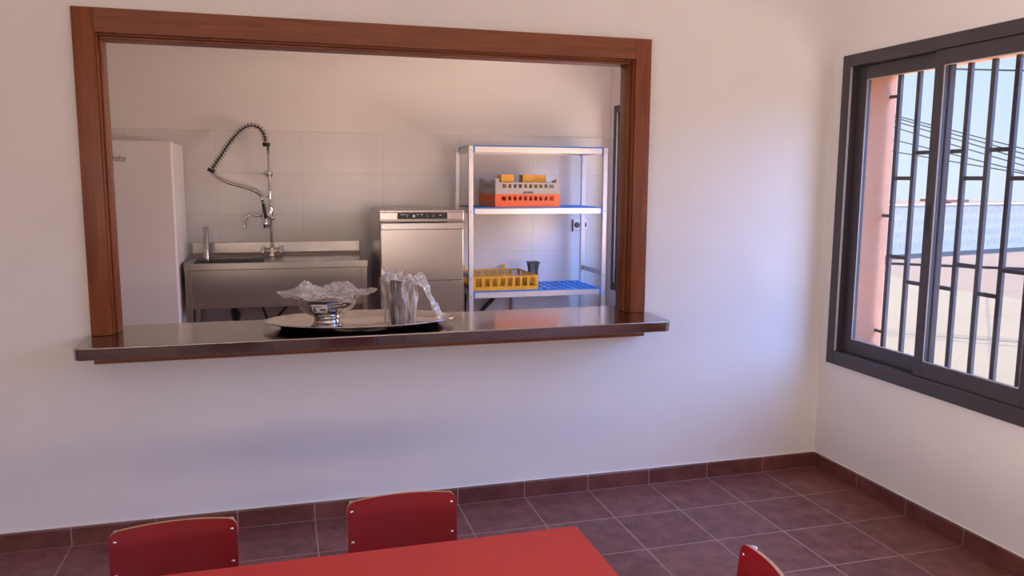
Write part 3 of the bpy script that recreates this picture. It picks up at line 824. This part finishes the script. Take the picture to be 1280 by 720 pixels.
for x in (TX0 + .05, TX1 - .05):
    for y in (TY0 + .05, TY1 - .05):
        lg = MB().tube([(x, y, .012), (x, y, TZT - .0225)], .018, 16).build('leg', M['alu'], tb)
        MB().lathe([(0, 0), (.021, 0), (.021, .012), (0, .012)], (x, y, 0), 16).build('rubber_foot', M['black'], lg)

def make_chair(name, label):
    """local frame: backrest plane at y=0, sitter faces -y, x centred"""
    ch = thing(name, label, 'chair', (0, 0, 0), 'red chairs around the red table')
    W, zb, ztc, ztm = .160, .375, .5415, .5451
    # backrest outline in (x, z), arched top with rounded corners
    outl = []
    nb = 16
    for k in range(nb + 1): outl.append((-W + .02 + (2 * W - .04) * k / nb, zb))
    for k in range(1, 6): a = -PI / 2 + k * PI / 2 / 6; outl.append((W - .02 + .02 * math.cos(a), zb + .02 + .02 * math.sin(a)))
    def topz(x): return ztc + (ztm - ztc) * (1 - (x / W) ** 2)
    outl.append((W, zb + .02)); outl.append((W, ztc - .022))
    for k in range(1, 6): a = k * PI / 2 / 6; outl.append((W - .022 + .022 * math.cos(a), topz(W) - .022 + .022 * math.sin(a)))
    for k in range(nb + 1): x = W - .022 - (2 * W - .044) * k / nb; outl.append((x, topz(x)))
    for k in range(1, 6): a = PI / 2 + k * PI / 2 / 6; outl.append((-W + .022 + .022 * math.cos(a), topz(W) - .022 + .022 * math.sin(a)))
    outl.append((-W, ztc - .022)); outl.append((-W, zb + .02))
    for k in range(1, 6): a = PI + k * PI / 2 / 6; outl.append((-W + .02 + .02 * math.cos(a), zb + .02 + .02 * math.sin(a)))
    def yy(x, z): return .026 * (1 - (x / W) ** 2) + .10 * (z - ztc)
    m = MB(); th = .010
    # front/back faces as x-strips for the curve
    cols = 24
    def zlim(x):
        ax = abs(x)
        e = W - ax
        lo = zb + (.02 - math.sqrt(max(0, .02 ** 2 - max(0, .02 - e) ** 2)) if e < .02 else 0)
        hi = topz(x) - (.022 - math.sqrt(max(0, .022 ** 2 - max(0, .022 - e) ** 2)) if e < .022 else 0)
        return lo, hi
    xs = [-W, -W + .002, -W + .006, -W + .012] + [-W + .022 + (2 * W - .044) * k / cols for k in range(cols + 1)] + [W - .012, W - .006, W - .002, W]
    F = []; B = []; nz = 4
    for x in xs:
        lo, hi = zlim(x)
        F.append([m.bm.verts.new((x, yy(x, lo + (hi - lo) * i / nz), lo + (hi - lo) * i / nz)) for i in range(nz + 1)])
        B.append([m.bm.verts.new((x, yy(x, lo + (hi - lo) * i / nz) + th, lo + (hi - lo) * i / nz)) for i in range(nz + 1)])
    for i in range(len(xs) - 1):
        for k in range(nz):
            m.bm.faces.new((F[i][k], F[i + 1][k], F[i + 1][k + 1], F[i][k + 1]))
            m.bm.faces.new((B[i][k], B[i][k + 1], B[i + 1][k + 1], B[i + 1][k]))
    n0 = len(m.bm.faces)
    for i in range(len(xs) - 1):
        m.bm.faces.new((F[i][0], B[i][0], B[i + 1][0], F[i + 1][0])); m.bm.faces.new((F[i][nz], F[i + 1][nz], B[i + 1][nz], B[i][nz]))
    for i in (0, len(xs) - 1):
        for k in range(nz): m.bm.faces.new((F[i][k], F[i][k + 1], B[i][k + 1], B[i][k]))
    m.bm.faces.ensure_lookup_table()
    for f in m.bm.faces[n0:]: f.material_index = 1
    back = m.build('backrest', [M['redc'], M['ply']], ch); sharp(back, 40)
    for x in (-W + .014, W - .014):
        for z in (.514, .425):
            y = yy(x, z)
            MB().tube([(x, y - .0028, z), (x, y - .0018, z), (x, y + .001, z)], [.0022, .0048, .0055], 12).build('rivet', M['chrome'], back)
            MB().tube([(x, y + th - .001, z), (x, y + th + .003, z)], .005, 10).build('rivet', M['chrome'], back)
    # seat
    m = MB(); pts = rounded(-.16, .16, -.315, -.02, .04, 6)
    m.prism(pts, .300, .310)
    n0 = [f for f in m.bm.faces if abs(f.normal.z) < .5]
    m.bm.normal_update()
    for f in m.bm.faces: f.material_index = 1 if abs(f.normal.z) < .5 else 0
    st = m.build('seat', [M['redc'], M['ply']], ch)
    for s in (-1, 1):
        x = s * .142
        zt = .536
        m = MB().tube(spline([(s * .150, .045, .012), (x, .02, .20), (x, .008, .31), (x, yy(x, .405) + th + .011, .405), (x, yy(x, zt) + th + .011, zt)], 6), .0095, 12)
        lg = m.build('rear_leg', M['alu'], ch)
        MB().lathe([(0, 0), (.013, 0), (.013, .012), (0, .012)], (s * .150, .045, 0), 12).build('rubber_foot', M['black'], lg)
        m = MB().tube(spline([(s * .150, -.305, .012), (x, -.275, .20), (x, -.26, .289), (x, -.22, .2905), (x, -.05, .2905), (x, .008, .29)], 6), .0095, 12)
        lg = m.build('front_leg', M['alu'], ch)
        MB().lathe([(0, 0), (.013, 0), (.013, .012), (0, .012)], (s * .150, -.305, 0), 12).build('rubber_foot', M['black'], lg)
    for y in (-.24, -.04): MB().tube([(-.142, y, .2905), (.142, y, .2905)], .008, 10).build('crossbar', M['alu'], ch)
    return ch
c1 = make_chair('school_chair', 'red school chair on the left, back to the hatch wall, tucked under the table')
c2 = copy_tree(c1); c2['label'] = 'red school chair behind the middle of the table, in front of the skirting'
c3 = copy_tree(c1); c3['label'] = 'red school chair turned sideways at the short right end of the table'
c1.location = (-2.9214, -1.2138, 0); c1.rotation_euler = (0, 0, .0385); c2.location = (-2.3044, -1.1825, 0)
c3.location = (-1.5348, -1.8563, 0); c3.rotation_euler = (0, 0, -1.7734)

# ------------------------------------------------------------------ outside
GZ = -1.0
def quad(name, pts, z, m, z1=None):
    b = MB(); b.prism(pts, z - .1 if z1 is None else z1, z); return b.build(name, m)
# boundary between cream yard and road, wall line further out
yard = [(.28, -40), (60, -40), (60, -37), (12.61, 10.1), (12.20, 11.66), (11.2, 16.), (6., 40), (.28, 40)]
o = MB().prism([(5.0, -40), (16, -40), (13.6, 1.2), (12.5, 10.1), (12.3, 11.7), (12.86, 14.08), (13.5, 40), (5.0, 40)], GZ - .2, GZ).build('ground_yard', M['cream']); struct(o)
o = MB().prism([(13.4, 40), (12.76, 14.08), (12.2, 11.7), (12.4, 10.1), (13.5, 1.2), (15.9, -40), (90, -40), (90, 90), (13.4, 90)], GZ - .25, GZ - .01).build('ground_road', M['road']); struct(o)
o = MB().prism([(24.5, 9.0), (24.7, 9.25), (14.45, 17.45), (14.25, 17.2)], GZ - .02, GZ + .06).build('trim_4', M['roadline']); struct(o)
o = MB().prism([(6.0, 4.5), (6.03, 4.48), (12.5, 10.72), (12.46, 10.76)], GZ, GZ + .004).build('trim_5', M['joint']); struct(o)
o = MB().box(.28, 5.0, -40, 40, GZ - .2, GZ + .002).build('ground_bounce', M['bounce_paving']); struct(o)  # unseen pale strip added to reflect sunlight up into the rooms
# perforated block wall
A, B = Vector((8.0, 17.25)), Vector((38.0, 23.85))
d = (B - A).normalized(); nn = Vector((-d.y, d.x)); L = (B - A).length
if nn.dot(Vector((-1, -1))) < 0: nn = -nn
def wp(u, v): q = A + d * u + nn * v; return (q.x, q.y)
WH = .64
m = MB(); m.prism([wp(0, 0), wp(L, 0), wp(L, -.2), wp(0, -.2)], GZ - .02, WH)
m.prism([wp(0, .04), wp(L, .04), wp(L, -.24), wp(0, -.24)], WH, WH + .05)
nu = int(L / .42)
for i in range(nu):
    for j in range(4):
        u, z = .1 + i * .42 + (.21 if j % 2 else 0), GZ + .18 + j * .39
        m.prism([wp(u, .008), wp(u + .17, .008), wp(u + .17, 0), wp(u, 0)], z, z + .05)
        m.prism([wp(u + .06, .008), wp(u + .1, .008), wp(u + .1, 0), wp(u + .06, 0)], z + .07, z + .22)
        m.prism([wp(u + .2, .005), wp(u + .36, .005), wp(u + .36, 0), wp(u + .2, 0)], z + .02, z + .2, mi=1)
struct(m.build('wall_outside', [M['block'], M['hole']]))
# distant dark roof edge peeping over the wall
o = MB().box(20.9, 21.3, 20.9, 21.3, GZ, .72).box(20.62, 21.6, 20.4, 21.7, .74, .84).build('distant_shed', M['postb']); tag(o, 'small dark shed roof just showing over the pale outside wall', 'shed')
# brown post in the yard
o = MB().box(5.76, 5.84, 3.86, 3.94, GZ, -.42, .004).box(5.75, 5.85, 3.85, 3.95, -.42, -.40, .004).build('yard_post', M['postb']); tag(o, 'short brown post in the sunny yard seen through the window', 'post')
# overhead cables
P0, P1 = Vector((8.01, 8.67, 0)), Vector((9.33, 7.28, 0))
def cable(z0, z1, label, r=.011, group=None):
    d = (P1 - P0); a, b = -4.0, 4.0; pts = []
    for k in range(41):
        t = a + (b - a) * k / 40; p = P0 + d * t
        p.z = z0 + (z1 - z0) * t + .006 * t * (t - 1) * .9
        pts.append(p)
    o = MB().tube(pts, r, 6).build('overhead_cable', M['cable']); return tag(o, label, 'cable', group)
cable(3.46, 3.29, 'single black overhead cable, highest of all across the sky', .016)
for z0, z1, lb in ((2.61, 2.02, 'topmost of the sloping overhead cables in the bundle'), (2.57, 1.94, 'second overhead cable from the top of the sloping bundle'),
                   (2.51, 1.85, 'third overhead cable from the top of the sloping bundle'), (2.40, 1.75, 'fourth overhead cable from the top of the sloping bundle'),
                   (2.19, 1.65, 'lower overhead cable set apart below the four of the sloping bundle'), (1.99, 1.62, 'lowest overhead cable, sloping least, just above the pale wall')):
    cable(z0, z1, lb, .010, 'overhead cables')

# ------------------------------------------------------------------ sky, sun and added fill lights
wd = bpy.data.worlds.new('sky'); SC.world = wd; wd.use_nodes = True
nt = wd.node_tree; nt.nodes.clear()
ow = nt.nodes.new('ShaderNodeOutputWorld'); bg = nt.nodes.new('ShaderNodeBackground')
tc = nt.nodes.new('ShaderNodeTexCoord'); sp = nt.nodes.new('ShaderNodeSeparateXYZ'); nt.links.new(tc.outputs['Generated'], sp.inputs[0])
el = nt.nodes.new('ShaderNodeMath'); el.operation = 'ARCSINE'; nt.links.new(sp.outputs['Z'], el.inputs[0])
mr = nt.nodes.new('ShaderNodeMapRange'); mr.inputs['From Min'].default_value = 0; mr.inputs['From Max'].default_value = PI / 2; nt.links.new(el.outputs[0], mr.inputs[0])
r = ramp(nt, mr.outputs[0], [(0, (.72, .85, 1.0)), (.05, (.66, .82, 1.02)), (.13, (.54, .75, 1.02)), (.3, (.7, 1.0, 1.5)), (1, (.7, 1.0, 1.6))])
cn_ = nt.nodes.new('ShaderNodeTexNoise'); cn_.inputs['Scale'].default_value = 4; cn_.inputs['Detail'].default_value = 5
mpn = nt.nodes.new('ShaderNodeMapping'); mpn.inputs['Scale'].default_value = (1, 1, 3); nt.links.new(tc.outputs['Generated'], mpn.inputs[0]); nt.links.new(mpn.outputs[0], cn_.inputs['Vector'])
cr = ramp(nt, cn_.outputs['Fac'], [(.5, (0, 0, 0)), (.75, (.5, .5, .5))])
mxc = nt.nodes.new('ShaderNodeMix'); mxc.data_type = 'RGBA'; nt.links.new(cr.outputs[0], mxc.inputs[0]); nt.links.new(r.outputs[0], mxc.inputs[6]); mxc.inputs[7].default_value = (.78, .82, .84, 1)
# made-up bright sky patch, out of view, adding cool light through the windows
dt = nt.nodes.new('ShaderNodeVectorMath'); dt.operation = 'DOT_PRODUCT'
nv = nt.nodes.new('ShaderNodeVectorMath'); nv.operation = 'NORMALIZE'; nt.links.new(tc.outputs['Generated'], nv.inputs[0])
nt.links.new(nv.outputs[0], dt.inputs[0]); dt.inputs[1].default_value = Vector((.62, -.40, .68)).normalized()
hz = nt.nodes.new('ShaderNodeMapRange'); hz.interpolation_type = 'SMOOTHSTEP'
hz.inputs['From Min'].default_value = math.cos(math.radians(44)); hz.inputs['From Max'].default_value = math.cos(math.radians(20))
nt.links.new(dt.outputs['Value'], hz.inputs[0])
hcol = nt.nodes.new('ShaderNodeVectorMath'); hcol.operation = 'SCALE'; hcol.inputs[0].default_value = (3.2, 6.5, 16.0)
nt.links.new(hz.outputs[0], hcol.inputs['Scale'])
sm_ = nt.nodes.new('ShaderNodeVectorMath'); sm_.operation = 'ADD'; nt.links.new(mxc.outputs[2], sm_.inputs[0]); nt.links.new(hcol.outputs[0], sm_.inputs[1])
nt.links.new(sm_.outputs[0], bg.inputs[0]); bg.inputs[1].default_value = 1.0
nt.links.new(bg.outputs[0], ow.inputs[0])

def light(name, kind, loc, rot, energy, col, **kw):
    l = bpy.data.lights.new(name, kind); l.energy = energy; l.color = col
    for k, v in kw.items(): setattr(l, k, v)
    o = bpy.data.objects.new(name, l); COL.objects.link(o); o.location = loc; o.rotation_euler = rot; return o
def aim(v): return Vector(v).to_track_quat('-Z', 'Y').to_euler()
light('sun', 'SUN', (10, 20, 20), aim((.06, -.55, -.83)), 21.0, (1, .88, .72), angle=.01)
# added warm fill lights at unseen windows in the rear, left and kitchen walls
for a, b in RW:
    light('fill_light', 'AREA', ((a + b) / 2, YR - .55, .95), aim((0, 1, .9)), 80, (1, .74, .54), shape='RECTANGLE', size=b - a, size_y=1.0)
light('fill_light', 'AREA', (XL - .3, sum(LW) / 2, 1.5), aim((1, .12, .06)), 50, (1, .84, .76), shape='RECTANGLE', size=2.0, size_y=1.5, spread=math.radians(65))
light('fill_light', 'AREA', (.20, .79, 1.28), aim((-.8, .08, .62)), 50, (1, .70, .52), shape='RECTANGLE', size=1.0, size_y=1.2)
# sampling portals at the right-hand windows
for a, b in WIN:
    o = light('window_portal', 'AREA', (.29, (a + b) / 2, 1.29), aim((-1, 0, 0)), 1, (1, 1, 1), shape='RECTANGLE', size=b - a, size_y=1.4)
    o.data.cycles.is_portal = True

# ------------------------------------------------------------------ camera
cam = bpy.data.cameras.new('camera'); co = bpy.data.objects.new('camera', cam); COL.objects.link(co)
cam.sensor_width = 36; cam.lens = 36 * 1005.5 / 1280; cam.clip_start = .02; cam.clip_end = 500
p_, y_, r_ = .133898, .27984, .005667
fwd = Vector((math.sin(y_) * math.cos(p_), math.cos(y_) * math.cos(p_), -math.sin(p_)))
rt = Vector((math.cos(y_), -math.sin(y_), 0)); upv = rt.cross(fwd)
rt2 = rt * math.cos(r_) + upv * math.sin(r_); up2 = upv * math.cos(r_) - rt * math.sin(r_)
co.matrix_world = Matrix(((rt2.x, up2.x, -fwd.x, -2.621), (rt2.y, up2.y, -fwd.y, -3.431), (rt2.z, up2.z, -fwd.z, 1.4662), (0, 0, 0, 1)))
SC.camera = co
SC.view_settings.view_transform = 'Standard'; SC.view_settings.look = 'None'
SC.view_settings.gamma = 1; SC.view_settings.exposure = 0.1; SC.view_settings.use_curve_mapping = False
SC.cycles.max_bounces = 12; SC.cycles.diffuse_bounces = 6; SC.cycles.transparent_max_bounces = 24; SC.cycles.caustics_reflective = False; SC.cycles.caustics_refractive = False
SC.cycles.sample_clamp_indirect = 6
